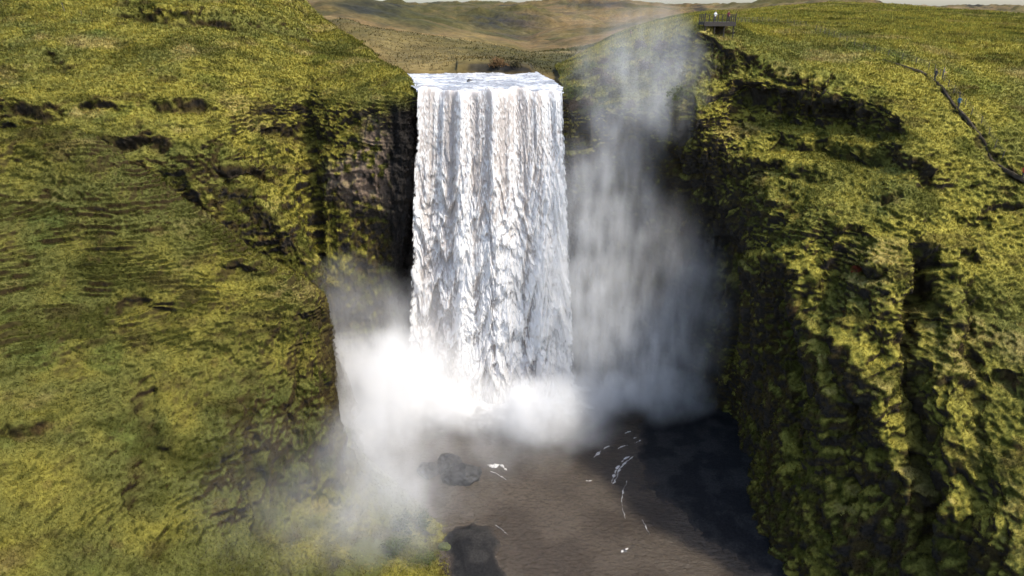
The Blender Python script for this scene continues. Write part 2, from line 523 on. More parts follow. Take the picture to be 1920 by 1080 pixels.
PATH_PX = [(1655,110),(1680,118),(1705,126),(1738,138),(1752,148),(1768,168),(1785,192),(1808,216),(1828,240),(1846,268),(1860,296),(1882,318),(1920,338),(1980,362)]
STROKES_RIGHT.append((PATH_PX, -0.5, 0.55, 0.9))
STROKES_RIGHT.append(([(1322, 52), (1350, 54), (1380, 52)], -1.6, 2.0, 0.3))


def region_near(G, c, grow, fine, p2):
    n = smooth_grid(grid_normals(G), 3)
    wall = sstep(0.35, 0.75, n[..., 0] + 0.3 * p2) * sstep(-52, -42, G[..., 1])
    return mix(c, HEATH * 0.8, 0.75 * wall), grow * (1 - 0.6 * wall)


def region_far(G, c, grow, fine, p2):
    u, v, t = project(G)
    # bare rock of the buttress beside the fall
    ctr = at(688, 318, 127)
    d = np.linalg.norm((G - ctr) / np.array([8.0, 7.0, 9.5]), axis=-1)
    m = sstep(1.15, 0.55, d + 0.45 * p2) * sstep(0.45, 0.15, np.abs(fine) * 0.7)
    c = mix(c, ROCK, 0.9 * m)
    d2 = np.linalg.norm((G - at(780, 400, 134)) / np.array([5.5, 8.0, 30.0]), axis=-1)
    c = mix(c, DARKROCK * 0.7, sstep(1.2, 0.8, d2) * sstep(59, 55, G[..., 2]))  # recess beside the fall: its shade is painted into the rock colour
    grow = grow * (1 - m)
    return c, grow


def region_right(G, c, grow, fine, p2):
    # dark rock low on the wall beside the fall, its shade put into the colour
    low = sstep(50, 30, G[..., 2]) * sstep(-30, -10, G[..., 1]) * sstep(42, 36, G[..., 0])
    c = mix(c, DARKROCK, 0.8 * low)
    return c, grow * (1 - 0.8 * low)


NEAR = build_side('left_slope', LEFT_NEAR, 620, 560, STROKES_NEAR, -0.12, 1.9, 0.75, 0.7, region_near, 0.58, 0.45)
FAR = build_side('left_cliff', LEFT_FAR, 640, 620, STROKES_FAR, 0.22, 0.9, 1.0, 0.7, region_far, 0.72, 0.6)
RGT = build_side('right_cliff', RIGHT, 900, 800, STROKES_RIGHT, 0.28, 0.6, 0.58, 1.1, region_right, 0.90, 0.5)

# ------------------------------------------------------------------ highland behind
U = [100, 400, 560, 640, 700, 760, 846, 864, 930, 988, 1014, 1100, 1180, 1260, 1340, 1430, 1520, 1600, 1700, 1800, 1930, 2200]
HIGH = [
    # depth, v at each U
    (138, [700, 700, 700, 700, 460, 230] + [190]*16),
    (149, [420,420,420,320,190,142,142,142,142,142,142,145,150,150,150,150,150,150,150,150,150,150]),
    (151.5, [320,320,320,250,160,136,133,118,116,122,137,140,146,146,146,146,146,146,146,146,146,146]),
    (158, [200,200,200,165,132,122,115,108,110,116,130,128,125,125,125,125,125,125,125,125,125,125]),
    (176, [140,140,130,100,84,100,102,99,103,109,118,108,100,98,98,98,98,98,98,98,98,98]),
    (206, [100,90,60,38,50,62,72,74,83,95,104,92,76,66,62,62,62,62,64,64,66,68]),
    (240, [110,100,70,46,60,74,84,88,96,104,108,90,70,60,56,56,56,56,60,62,64,66]),
    (330, [60,30,14,18,30,45,59,64,72,82,88,78,60,48,42,40,38,38,42,46,48,50]),
    (420, [20,8,2,-1,3,22,43,48,62,74,82,70,54,42,34,30,26,26,32,38,40,42]),
    (480, [26,14,10,6,12,30,50,54,66,76,80,64,50,38,30,24,18,20,28,34,36,38]),
    (580, [20,12,10,8,14,27,42,46,54,64,70,58,46,36,28,18,10,14,26,30,32,34]),
    (720, [14,10,9,7,11,16,26,29,25,30,46,44,38,32,26,12,0,6,22,28,30,30]),
    (850, [12,10,9,8,11,15,24,27,29,35,40,36,32,27,23,10,-4,0,20,25,27,28]),
    (1150, [11,11,10,10,11,12,15,16,16,17,19,15,15,18,16,8,3,5,18,21,22,24]),
    (1600, [8,8,7,5,8,9,6,6,8,7,5,-1,6,11,12,11,12,15,16,17,16,15]),
    (2400,[14]*22),
    (5200,[15.5]*22),
]
for t_, vs_ in HIGH:
    if t_ not in (151.5, 158) and len(set(vs_)) > 1:
        vs_[7] = vs_[6] + (vs_[8] - vs_[6]) * 18 / 84
        vs_[10] = vs_[9] + (vs_[11] - vs_[9]) * 26 / 112
ctl = [[(U[j], vs[j], t) for j in range(len(U))] for (t, vs) in HIGH]
GH = loft(ctl, 520, 640)
u_h, v_h, t_h = project(GH)
amp = np.clip((t_h - 130) / 100, 0, 1)
dz = amp * (0.012 * t_h * fbm(GH, 40.0, 5, 201) + 0.012 * np.minimum(t_h, 1200) * fbm(GH, 160.0, 3, 205) * sstep(250, 500, t_h))
dz += 0.25 * fbm(GH, 3.0, 3, 209) * (t_h < 400)
GH[..., 2] += dz * np.where(t_h > 2000, 0.1, np.where(t_h > 950, 0.35, 0.85))
crag = np.exp(-((u_h - 950) / 75) ** 4 - ((v_h - 42) / 16) ** 4) + np.exp(-((u_h - 1090) / 40) ** 4 - ((v_h - 12) / 9) ** 4)
GH[..., 2] += crag * 0.010 * t_h * (0.4 - np.abs(fbm(GH, 22.0, 4, 231)))
u_h, v_h, _t = project(GH)
NH = grid_normals(GH)
NH *= np.sign(NH[..., 2:3])
hc = mix(np.array([0.150, 0.098, 0.040]), np.array([0.075, 0.066, 0.020]), sstep(-0.5, 0.6, fbm(GH, 60.0, 5, 211)))
hc = mix(hc, np.array([0.045, 0.045, 0.016]), 0.7 * sstep(0.05, 0.7, fbm(GH, 22.0, 5, 213, gain=0.6)))
hc = mix(hc, np.array([0.20, 0.155, 0.070]), 0.6 * sstep(0.2, 0.8, fbm(GH, 28.0, 4, 215)))
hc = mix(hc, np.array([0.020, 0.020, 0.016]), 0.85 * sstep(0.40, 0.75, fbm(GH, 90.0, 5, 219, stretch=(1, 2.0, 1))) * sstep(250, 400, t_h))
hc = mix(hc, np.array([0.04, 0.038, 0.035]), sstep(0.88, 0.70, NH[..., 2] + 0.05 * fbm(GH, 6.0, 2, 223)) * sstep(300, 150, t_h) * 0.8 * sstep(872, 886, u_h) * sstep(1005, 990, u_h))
hn = fbm(GH, 9.0, 4, 227, gain=0.6); hm = fbm(GH, 40.0, 4, 229)
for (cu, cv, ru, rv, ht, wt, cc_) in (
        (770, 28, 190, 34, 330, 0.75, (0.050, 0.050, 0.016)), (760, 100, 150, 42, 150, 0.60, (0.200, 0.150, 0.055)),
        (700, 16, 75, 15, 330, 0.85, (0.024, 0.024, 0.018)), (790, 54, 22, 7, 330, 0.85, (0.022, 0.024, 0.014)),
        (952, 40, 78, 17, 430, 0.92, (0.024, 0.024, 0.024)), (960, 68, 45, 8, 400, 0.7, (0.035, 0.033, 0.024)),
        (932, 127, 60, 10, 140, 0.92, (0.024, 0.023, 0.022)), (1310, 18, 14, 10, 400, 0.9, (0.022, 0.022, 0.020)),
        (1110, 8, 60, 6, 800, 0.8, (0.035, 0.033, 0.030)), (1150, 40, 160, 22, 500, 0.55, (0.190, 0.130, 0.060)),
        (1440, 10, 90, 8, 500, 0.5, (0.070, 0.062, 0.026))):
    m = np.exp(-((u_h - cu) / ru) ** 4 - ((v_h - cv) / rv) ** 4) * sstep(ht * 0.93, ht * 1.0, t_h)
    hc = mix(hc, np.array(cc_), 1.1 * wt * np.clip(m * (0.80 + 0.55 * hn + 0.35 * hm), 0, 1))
hc = hc * (0.72 + 0.22 * fbm(GH, 12.0, 4, 233, gain=0.65))[..., None]
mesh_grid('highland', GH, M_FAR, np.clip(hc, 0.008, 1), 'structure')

# ------------------------------------------------------------------ river bed, beach and pool
def poly_signed(xy, poly):
    """Signed distance to a closed polygon (positive inside)."""
    x, y = xy[..., 0], xy[..., 1]
    d = np.full(x.shape, 1e9); ins = np.zeros(x.shape, bool)
    n = len(poly)
    for i in range(n):
        a = poly[i]; b = poly[(i + 1) % n]
        ab = b - a
        f = np.clip(((x - a[0]) * ab[0] + (y - a[1]) * ab[1]) / (ab @ ab + 1e-9), 0, 1)
        d = np.minimum(d, np.hypot(x - a[0] - f * ab[0], y - a[1] - f * ab[1]))
        c = ((a[1] > y) != (b[1] > y)) & (x < (b[0] - a[0]) * (y - a[1]) / (b[1] - a[1] + 1e-12) + a[0])
        ins ^= c
    return np.where(ins, d, -d)


def ground_poly(px):
    return np.array([at_z(u, v, 0.0)[:2] for (u, v) in px])


gx, gy = np.meshgrid(np.linspace(-45, 62, 620), np.linspace(-95, 4, 580), indexing='ij')
XY = np.stack([gx, gy], -1)
P3 = np.stack([gx, gy, np.zeros_like(gx)], -1)
wob = np.stack([fbm(P3, 4.0, 3, 301), fbm(P3, 4.0, 3, 302)], -1) * 0.7
beach = poly_signed(XY + wob, ground_poly([(1310,735),(1260,752),(1218,768),(1207,800),(1196,850),(1207,900),(1246,935),(1300,985),(1360,1035),(1425,1085),(1500,1180),(1560,1300),(2100,1300),(2000,800),(1500,735)]))
bar = poly_signed(XY + wob * 0.7, ground_poly([(888,978),(858,988),(836,1010),(831,1030),(842,1050),(850,1085),(845,1150),(820,1290),(990,1290),(965,1150),(945,1080),(934,1045),(941,1015),(928,990)]))
lbank = poly_signed(XY + wob, ground_poly([(640,860),(720,925),(790,965),(812,1000),(800,1035),(812,1062),(790,1085),(780,1150),(770,1300),(300,1300),(400,860)]))
bed = -0.9 + 0 * gx
bed = np.maximum(bed, np.where(beach > -3, np.minimum(0.10 * beach + 0.004 * np.maximum(beach, 0) ** 2, 3.5), -0.9))
bed = np.maximum(bed, np.where(bar > -3, np.clip(0.32 * bar, -0.9, 0.6 + 0.04 * bar), -0.9))
bed = np.maximum(bed, np.where(lbank > -3, np.minimum(0.22 * lbank, 4), -0.9))
bed += 0.06 * fbm(P3, 1.2, 3, 305) + 0.12 * fbm(P3, 5.0, 2, 309)
GB = np.stack([gx, gy, bed], -1)
bc = mix(np.array([0.012, 0.012, 0.0125]), np.array([0.024, 0.023, 0.022]), sstep(-0.4, 0.6, fbm(P3, 2.5, 4, 311)))
bc = mix(bc, MOSS * 1.2, 0.9 * sstep(0.5, 2.5, lbank + fbm(P3, 3.0, 3, 313)))
bc = mix(bc, np.array([0.034, 0.029, 0.025]), sstep(0.22, -0.05, bed + 0.08 * fbm(P3, 1.5, 3, 317)))
mesh_grid('riverbed', GB, M_SAND, np.clip(bc, 0.004, 1), 'structure')


def pool_mat():
    m, nt, b = new_mat('pool_water')
    b.inputs['Roughness'].default_value = 0.10
    b.inputs['IOR'].default_value = 1.33
    geo = N(nt, 'ShaderNodeNewGeometry')
    mp = N(nt, 'ShaderNodeMapping'); mp.inputs['Scale'].default_value = (0.6, 1.15, 1.0)
    nt.links.new(geo.outputs['Position'], mp.inputs['Vector'])
    nz = N(nt, 'ShaderNodeTexNoise'); nz.inputs['Scale'].default_value = 1.5; nz.inputs['Detail'].default_value = 6
    nz.inputs['Roughness'].default_value = 0.65; nz.inputs['Distortion'].default_value = 0.6
    nt.links.new(mp.outputs[0], nz.inputs['Vector'])
    bp = N(nt, 'ShaderNodeBump'); bp.inputs['Strength'].default_value = 1.0; bp.inputs['Distance'].default_value = 0.55
    nt.links.new(nz.outputs['Fac'], bp.inputs['Height'])
    nt.links.new(bp.outputs[0], b.inputs['Normal'])
    va = N(nt, 'ShaderNodeVertexColor', layer_name='Col')
    n2 = N(nt, 'ShaderNodeTexNoise'); n2.inputs['Scale'].default_value = 2.2; n2.inputs['Detail'].default_value = 8
    n2.inputs['Roughness'].default_value = 0.75
    nt.links.new(mp.outputs[0], n2.inputs['Vector'])
    mr = N(nt, 'ShaderNodeMapRange'); mr.inputs['From Min'].default_value = 0.3; mr.inputs['From Max'].default_value = 0.7
    mr.inputs['To Min'].default_value = 0.7; mr.inputs['To Max'].default_value = 1.35
    nt.links.new(n2.outputs['Fac'], mr.inputs['Value'])
    mx = N(nt, 'ShaderNodeMix', data_type='RGBA', blend_type='MULTIPLY'); mx.inputs[0].default_value = 1
    nt.links.new(va.outputs['Color'], mx.inputs[6]); nt.links.new(mr.outputs[0], mx.inputs[7])
    nt.links.new(mx.outputs[2], b.inputs['Base Color'])
    return m


M_POOL = pool_mat()
px_, py_ = np.meshgrid(np.linspace(-40, 58, 500), np.linspace(-95, 2, 500), indexing='ij')
PP = np.stack([px_, py_, np.zeros_like(px_)], -1)
near_fall = sstep(-22, -6, py_) * sstep(26, 12, np.abs(px_ + 2))
chop = (0.05 + 0.35 * near_fall) * fbm(PP, 1.6, 3, 321) + 0.04 * fbm(PP, 0.6, 2, 325)
PP[..., 2] = chop
pc = mix(np.array([0.040, 0.031, 0.023]), np.array([0.060, 0.048, 0.036]), sstep(-0.5, 0.6, fbm(PP, 7.0, 3, 331)))
froth = near_fall * 1.1 + 0.55 * fbm(PP, 2.2, 4, 335)
pc = mix(pc, np.array([0.75, 0.75, 0.75]), 0.9 * sstep(0.62, 1.15, froth))
mesh_grid('river_pool', PP, M_POOL, pc, 'structure')

# foam crests on the pool
M_FOAM = plain('foam', (0.42, 0.40, 0.38), 0.7, var=0.45, scale=4.0)


def foam_strip(pts, width, seed):
    """A broken ridge of foam following a wave crest."""
    P = np.array([at_z(u, v, 0.0) for (u, v) in pts])
    P = catmull(P, 70)
    T = np.gradient(P, axis=0); T /= np.linalg.norm(T, axis=1, keepdims=True) + 1e-9
    S = np.stack([-T[:, 1], T[:, 0], 0 * T[:, 0]], 1)
    k = np.linspace(0, 1, len(P))
    wv = width * np.sin(np.pi * k) ** 0.5 * 0.75 * np.clip(0.40 + 1.2 * fbm(P, 0.7, 3, seed), 0.03, 1.4)
    cross = np.linspace(-1, 1, 7)
    V = P[:, None] + S[:, None] * (cross[None, :, None] * wv[:, None, None])
    V[..., 2] = 0.07 + 0.30 * wv[:, None] * (1 - cross[None] ** 2) + 0.05 * fbm(V, 0.25, 2, seed + 5)
    V[:, 0, 2] = -0.05; V[:, -1, 2] = -0.05
    V[..., 0] += 0.12 * fbm(V, 0.4, 2, seed + 8)
    return V


foam_lines = [
    ([(1113,858),(1122,850),(1128,845)], 0.28), ([(1132,842),(1138,838),(1143,836)], 0.22),
    ([(1172,812),(1178,810),(1183,809)], 0.25), ([(1190,832),(1197,828),(1203,825)], 0.25),
    ([(1165,866),(1172,860),(1180,856)], 0.30), ([(1146,905),(1150,893),(1155,882),(1161,873)], 0.40),
    ([(1155,893),(1162,880),(1172,868),(1188,856)], 0.18), ([(1149,908),(1155,898),(1160,887)], 0.25),
    ([(1176,902),(1168,922),(1166,945),(1172,972)], 0.14), ([(1163,1035),(1170,1032),(1178,1028)], 0.22),
    ([(914,872),(925,874),(938,872),(950,882)], 0.55), ([(920,884),(935,890),(948,900)], 0.4),
    ([(1098,901),(1103,902),(1110,901)], 0.22), ([(1204,975),(1212,990),(1218,1002)], 0.10),
    ([(930,985),(940,992),(952,1003)], 0.16), ([(1188,822),(1194,820)], 0.16), ([(1158,842),(1166,838),(1176,835)], 0.12),
]
FV, FF = [], []
off = 0
for i, (pts, wd) in enumerate(foam_lines):
    V = foam_strip(pts, wd, 400 + i * 11)
    a, b = V.shape[:2]
    idx = np.arange(a * b).reshape(a, b) + off
    FF.append(np.stack([idx[:-1, :-1], idx[1:, :-1], idx[1:, 1:], idx[:-1, 1:]], -1).reshape(-1, 4))
    FV.append(V.reshape(-1, 3)); off += a * b
mesh_np('foam', np.concatenate(FV), np.concatenate(FF), M_FOAM, None, 'stuff')

# ------------------------------------------------------------------ the waterfall
def water_mat(name, alpha):
    m, nt, b = new_mat(name)
    out = nt.nodes['Material Output']
    nt.nodes.remove(b)
    va = N(nt, 'ShaderNodeVertexColor', layer_name='Col')
    d = N(nt, 'ShaderNodeBsdfDiffuse'); tr = N(nt, 'ShaderNodeBsdfTranslucent')
    mx = N(nt, 'ShaderNodeMixShader'); mx.inputs[0].default_value = 0.48
    nt.links.new(va.outputs['Color'], d.inputs[0]); nt.links.new(va.outputs['Color'], tr.inputs[0])
    nt.links.new(d.outputs[0], mx.inputs[1]); nt.links.new(tr.outputs[0], mx.inputs[2])
    g = N(nt, 'ShaderNodeBsdfGlossy'); g.inputs['Roughness'].default_value = 0.35
    m2 = N(nt, 'ShaderNodeMixShader'); m2.inputs[0].default_value = 0.04
    nt.links.new(mx.outputs[0], m2.inputs[1]); nt.links.new(g.outputs[0], m2.inputs[2])
    last = m2
    if alpha:
        at_ = N(nt, 'ShaderNodeAttribute', attribute_name='cover')
        tp = N(nt, 'ShaderNodeBsdfTransparent')
        m3 = N(nt, 'ShaderNodeMixShader')
        nt.links.new(at_.outputs['Fac'], m3.inputs[0])
        nt.links.new(tp.outputs[0], m3.inputs[1]); nt.links.new(last.outputs[0], m3.inputs[2])
        last = m3
    nt.links.new(last.outputs[0], out.inputs[0])
    return m


M_FALL = water_mat('falling_water', True)
LIP_Z = 59.65
XL, XR = -16.6, 8.9


def lip_y(X):
    return 0.9 * np.sin(X * 0.33) + 0.5 * np.sin(X * 0.9 + 1.0) + 0.18 * np.sin(X * 2.3)


def lip_z(X):
    return 0.30 * np.sin(X * 0.42 + 2.0) + 0.18 * np.sin(X * 1.15) + 0.10 * np.sin(X * 2.7 + 1.0)


def shingle(X, h, L, W, seed, rag):
    """Falling clumps of water: each grows downwards and ends in a ragged tongue."""
    q = np.stack([X / W, h / (L * 3.5), 0 * X], -1)
    offs = 0.55 * vnoise(q, seed) + rag * fbm(np.stack([X / (W * 0.45), h / (L * 1.2), 0 * X + 5], -1), 1.0, 3, seed + 2)
    ph = h / L + offs + vnoise(np.stack([X / (W * 2.3), 0 * X, 0 * X], -1), seed + 9) * 2
    s = ph - np.floor(ph)
    a = 0.5 + 0.5 * vnoise(np.stack([X / (W * 1.4), np.floor(ph) * 2.71, 0 * X + 9], -1), seed + 4)
    k = 0.80
    prof = np.where(s < k, np.sin(np.clip(s / k, 0, 1) * np.pi / 2) ** 2.0, 0.5 + 0.5 * np.cos(np.pi * np.clip((s - k) / (1 - k), 0, 1)))
    return prof * (0.25 + 0.75 * a), s


def curtain(name, nx, nh, back, seed, label):
    xs = np.linspace(0, 1, nx); hs = np.linspace(0, 1, nh) ** 1.0 * 62.0
    fx, h = np.meshgrid(xs, hs, indexing='ij')
    spread = np.clip(h / 60, 0, 1)
    X = XL + (XR - XL) * fx
    Xw = X + spread * (np.where(fx < 0.5, -4.4 * (1 - 2 * fx) ** 1.3, 3.9 * (2 * fx - 1) ** 1.3))
    Y = lip_y(X) - 6.2 * np.sqrt(np.clip(h, 0, 62) / 60) + 0.25 + back
    Z = LIP_Z - h + lip_z(X) * np.exp(-h / 6.0)
    Xn = X + 0.25 * fbm(np.stack([X / 3, h / 16, 0 * X], -1), 1.0, 2, seed + 50)
    l1, s1 = shingle(Xn, h, 11.0, 2.6, seed, 0.30)
    l2, s2 = shingle(Xn, h, 5.2, 1.35, seed + 20, 0.32)
    l3, s3 = shingle(Xn, h, 2.5, 0.70, seed + 40, 0.35)
    l4, s4 = shingle(Xn, h, 1.2, 0.36, seed + 60, 0.4)
    gA = sstep(3, 26, h)
    strands = fbm(np.stack([X / 0.38, h / 7.0, 0 * X], -1), 1.0, 3, seed + 70)
    cols = fbm(np.stack([X / 2.1, h / 45.0, 0 * X], -1), 1.0, 3, seed + 80)
    grit = fbm(np.stack([X / 0.22, h / 0.55, 0 * X], -1), 1.0, 3, seed + 90)
    D = gA * (1.0 * l1 + 0.70 * l2) + (0.25 + 0.75 * gA) * 0.36 * l3 + 0.12 * l4 + 0.10 * strands + 0.60 * cols + 0.05 * grit
    D *= sstep(-0.2, 2.5, h)
    Y = Y - D
    # the water is brown where it is thin and white where it is torn into foam
    white = 0.47 - 0.22 * sstep(28, 6, h) + 0.62 * cols + 0.30 * gA * (l1 + l2 - 0.6) + 0.32 * (l3 - 0.35) + 0.30 * (l4 - 0.35) + (0.24 + 0.22 * sstep(40, 15, h)) * grit + 0.26 * strands + 0.22 * sstep(10, 45, h)
    wc = mix(np.array([0.62, 0.560, 0.520]), np.array([0.93, 0.915, 0.900]), sstep(0.0, 0.65, white))
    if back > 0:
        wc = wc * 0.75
        cover = np.ones_like(h)
    else:
        thin = gA * (l1 + l2 * 0.8 + 0.35 * l3) + 0.35 * cols + 0.25 * strands + 0.2 * grit
        cover = 1 - sstep(26, 40, h) * sstep(0.50, 0.15, thin) * 0.45
    edge = np.minimum(X - XL, XR - X) - np.clip(0.2 + 0.35 * fbm(np.stack([X * 0, h / 2.2, (X > -2) * 7.0], -1), 1.0, 3, seed + 95), 0, 2) * sstep(2, 8, h)
    cover = cover * sstep(-0.25, 0.3, edge + 0.25 * grit * sstep(1, 5, h) + 0.25 * sstep(3, 0, h))
    G = np.stack([Xw, Y, Z], -1)
    return mesh_grid(name, G, M_FALL, wc, 'structure', {'cover': cover})


curtain('waterfall', 640, 1200, 0.0, 500, '')
curtain('waterfall_veil', 320, 500, 1.6, 700, '')

# river above the lip
rx, ry = np.meshgrid(np.linspace(-0.02, 1.02, 420), np.linspace(0, 1, 420), indexing='ij')
yy = -0.1 + ry * 33.0
xl = XL + 0.15 - 0.17 * yy - 0.8 * sstep(1, 4, yy); xr = XR - 0.10 - 0.14 * yy + 0.6 * sstep(1, 4, yy)
RXX = xl + (xr - xl) * rx
RY = yy + lip_y(np.clip(RXX, XL, XR)) * (1 - ry)
RP = np.stack([RXX, RY, 0 * RXX], -1)
RZ = LIP_Z + 0.10 + 0.008 * yy + 0.22 * fbm(RP, 2.2, 4, 601, stretch=(1.6, 1, 1)) * sstep(0, 2.5, yy) + 0.10 * fbm(RP, 0.6, 3, 605)
RZ += lip_z(RXX) * np.exp(-np.maximum(yy, 0) / 3.0) - 0.55 * np.exp(-np.maximum(yy, 0) / 0.9)
rc = mix(np.array([0.20, 0.205, 0.215]), np.array([0.46, 0.46, 0.47]), sstep(-0.35, 0.35, fbm(RP, 1.8, 5, 609, gain=0.65, stretch=(2.2, 0.8, 1))))
rc = mix(rc, np.array([0.15, 0.15, 0.15]), 0.6 * sstep(0.45, 0.85, fbm(RP, 1.2, 4, 613, stretch=(2.5, 0.7, 1))))
M_RIVER, _nt, _b = new_mat('white_water')
_va = N(_nt, 'ShaderNodeVertexColor', layer_name='Col')
_nt.links.new(_va.outputs['Color'], _b.inputs['Base Color'])
_b.inputs['Roughness'].default_value = 0.4
mesh_grid('river', np.stack([RXX, RY, RZ], -1), M_RIVER, rc, 'structure')

# rock wall behind the water
wx, wz = np.meshgrid(np.linspace(-27, 18, 200), np.linspace(-3, 60.6, 220), indexing='ij')
wx = wx * (1 - 0.30 * wz / 60)
WP = np.stack([wx, 4.5 + 0 * wx, np.minimum(wz, 58.6)], -1)
WP[..., 1] += 1.2 * fbm(WP, 6.0, 4, 651) + 0.8 * strata(WP, 5.0, 2.0, 655)
mesh_grid('rock_wall', WP, M_SAND, np.clip(mix(DARKROCK, ROCK * 0.5, sstep(0.0, 0.8, fbm(WP, 5.0, 4, 659))), 0.004, 1), 'structure')

# ------------------------------------------------------------------ grass
def grass_from(S, count, seed, size, grid_res):
    G, Nn, c, grow = S['G'], S['N'], S['c'], S['grow']
    r = np.random.default_rng(seed)
    e1 = G[1:, :-1] - G[:-1, :-1]; e2 = G[:-1, 1:] - G[:-1, :-1]
    area = np.linalg.norm(np.cross(e1, e2), axis=-1)
    C = G[:-1, :-1]
    u, v, t = project(C)
    vis = (u > -120) & (u < 2040) & (v > -60) & (v < 1180)
    W = area / t ** 2 * grow[:-1, :-1] * vis
    W = W.ravel() / W.sum()
    k = r.choice(len(W), size=count, p=W)
    i, j = np.unravel_index(k, area.shape)
    f1, f2 = r.random(count)[:, None], r.random(count)[:, None]
    P = G[i, j] + e1[i, j] * f1 + e2[i, j] * f2
    n = Nn[i, j]
    tt = t[i, j]
    col = c[i, j]
    kill = r.random(count) < grow[i, j]
    P, n, tt, col = P[kill], n[kill], tt[kill], col[kill]
    m = len(P)
    B = 4
    V = np.empty((m, B, 3, 3), np.float32); CC = np.empty((m, B, 3, 3), np.float32)
    clump = 0.75 + 0.5 * r.random(m)
    jit = (1 + 0.38 * r.standard_normal(m)).clip(0.45, 1.9)[:, None]
    hue = r.standard_normal(m)[:, None] * np.array([0.10, 0.02, -0.05])
    for b in range(B):
        rd = r.standard_normal((m, 3))
        d = np.array([0, 0, 0.75]) * np.clip(0.3 + n[:, 2:3], -0.5, 1) + n * 0.6 + rd * 0.42 + np.array([-0.18, -0.10, 0.0])
        d /= np.linalg.norm(d, axis=1, keepdims=True)
        s = np.cross(d, r.standard_normal((m, 3)))
        s /= np.linalg.norm(s, axis=1, keepdims=True) + 1e-6
        L = (size * clump * (0.5 + r.random(m)))[:, None] * np.clip(tt / 100, 0.7, 1.6)[:, None]
        wd = L * 0.17
        base = P + r.standard_normal((m, 3)) * 0.10 - n * 0.05
        V[:, b, 0] = base - s * wd; V[:, b, 1] = base + s * wd; V[:, b, 2] = base + d * L
        cb = (col * jit * (1 + hue) * (0.85 + 0.3 * r.random((m, 1)))).clip(0.004, 0.6)
        CC[:, b] = cb[:, None]
    return V.reshape(-1, 3), CC.reshape(-1, 3)


vs, cs = [], []
for S, cnt, sz in ((NEAR, 210000, 0.19), (FAR, 180000, 0.23), (RGT, 320000, 0.23)):
    a, b = grass_from(S, cnt, 31, sz, 0)
    vs.append(a); cs.append(b)
SH = dict(G=GH, N=NH, c=hc, grow=np.where((t_h > 152) & (t_h < 240), 1.0, 0.0))
a, b = grass_from(SH, 26000, 33, 0.20, 0)
vs.append(a); cs.append(b)
GV = np.concatenate(vs); GC = np.concatenate(cs)
mesh_np('grass', GV, np.arange(len(GV)).reshape(-1, 3), M_BLADE, GC, 'stuff', smooth=False)

# ------------------------------------------------------------------ small builders
def bm_obj(name, bm, mat, parent=None, smooth=False):
    me = bpy.data.meshes.new(name)
    bm.to_mesh(me); bm.free()
    if smooth:
        for p in me.polygons:
            p.use_smooth = True
    me.materials.append(mat)
    o = bpy.data.objects.new(name, me)
    COL.objects.link(o)
    if parent is not None:
        o.parent = parent
    return o


def add_bar(bm, a, b, r, r2=None, sides=6):
    a = Vector(a); b = Vector(b)
    d = b - a
    m = Matrix.Translation((a + b) / 2) @ d.to_track_quat('Z', 'Y').to_matrix().to_4x4()
    bmesh.ops.create_cone(bm, cap_ends=True, segments=sides, radius1=r, radius2=r if r2 is None else r2, depth=d.length, matrix=m)


def add_box(bm, c, s, bev=0.0):
    g = bmesh.ops.create_cube(bm, size=1.0, matrix=Matrix.Translation(c) @ Matrix.Diagonal((*s, 1)))
    if bev:
        bmesh.ops.bevel(bm, geom=list({e for v in g['verts'] for e in v.link_edges}), offset=bev, segments=1, affect='EDGES')


def dup_tree(o, parent=None):
    c = o.copy(); COL.objects.link(c)
    c.parent = parent
    for ch in list(o.children):
        dup_tree(ch, c)
    return c


PR, PF, PN = RGT['pick'], FAR['pick'], NEAR['pick']

M_WOOD = plain('weathered_wood', (0.075, 0.062, 0.050), 0.85, var=0.4, scale=6)
M_TIMBER = plain('dark_timber', (0.028, 0.022, 0.018), 0.8, var=0.4, scale=5)
M_WIRE = plain('wire', (0.10, 0.10, 0.10), 0.5, 0.8)
M_ROCK = plain('basalt', (0.018, 0.018, 0.019), 0.75, var=0.6, scale=0.7)
M_ROCKW = plain('wet_basalt', (0.028, 0.028, 0.030), 0.45, var=0.5, scale=1.5)

# ------------------------------------------------------------------ dirt path with steps
pth = np.array([PR(u, v) for (u, v) in PATH_PX])
pth = catmull(pth, 160)
k_ = np.ones(9) / 9
for a_ in range(3):
    pth[:, a_] = np.convolve(np.pad(pth[:, a_], 4, 'edge'), k_, 'valid')
T_ = np.gradient(pth, axis=0); T_[:, 2] = 0; T_ /= np.linalg.norm(T_, axis=1, keepdims=True) + 1e-9
S_ = np.stack([-T_[:, 1], T_[:, 0], 0 * T_[:, 0]], 1)
cr = np.linspace(-0.22, 0.22, 7)
PV = pth[:, None] + S_[:, None] * cr[None, :, None]
PV[..., 2] += 0.10 + 0.06 * fbm(PV, 0.5, 2, 811) + 0.10 * np.abs(cr)[None]
PV[:, 0, 2] -= 0.5; PV[:, -1, 2] -= 0.5
pcol = mix(np.array([0.026, 0.021, 0.014]), np.array([0.050, 0.040, 0.028]), sstep(-0.5, 0.5, fbm(PV, 0.8, 3, 815)))
mesh_grid('path', PV, M_SAND, pcol, 'structure')

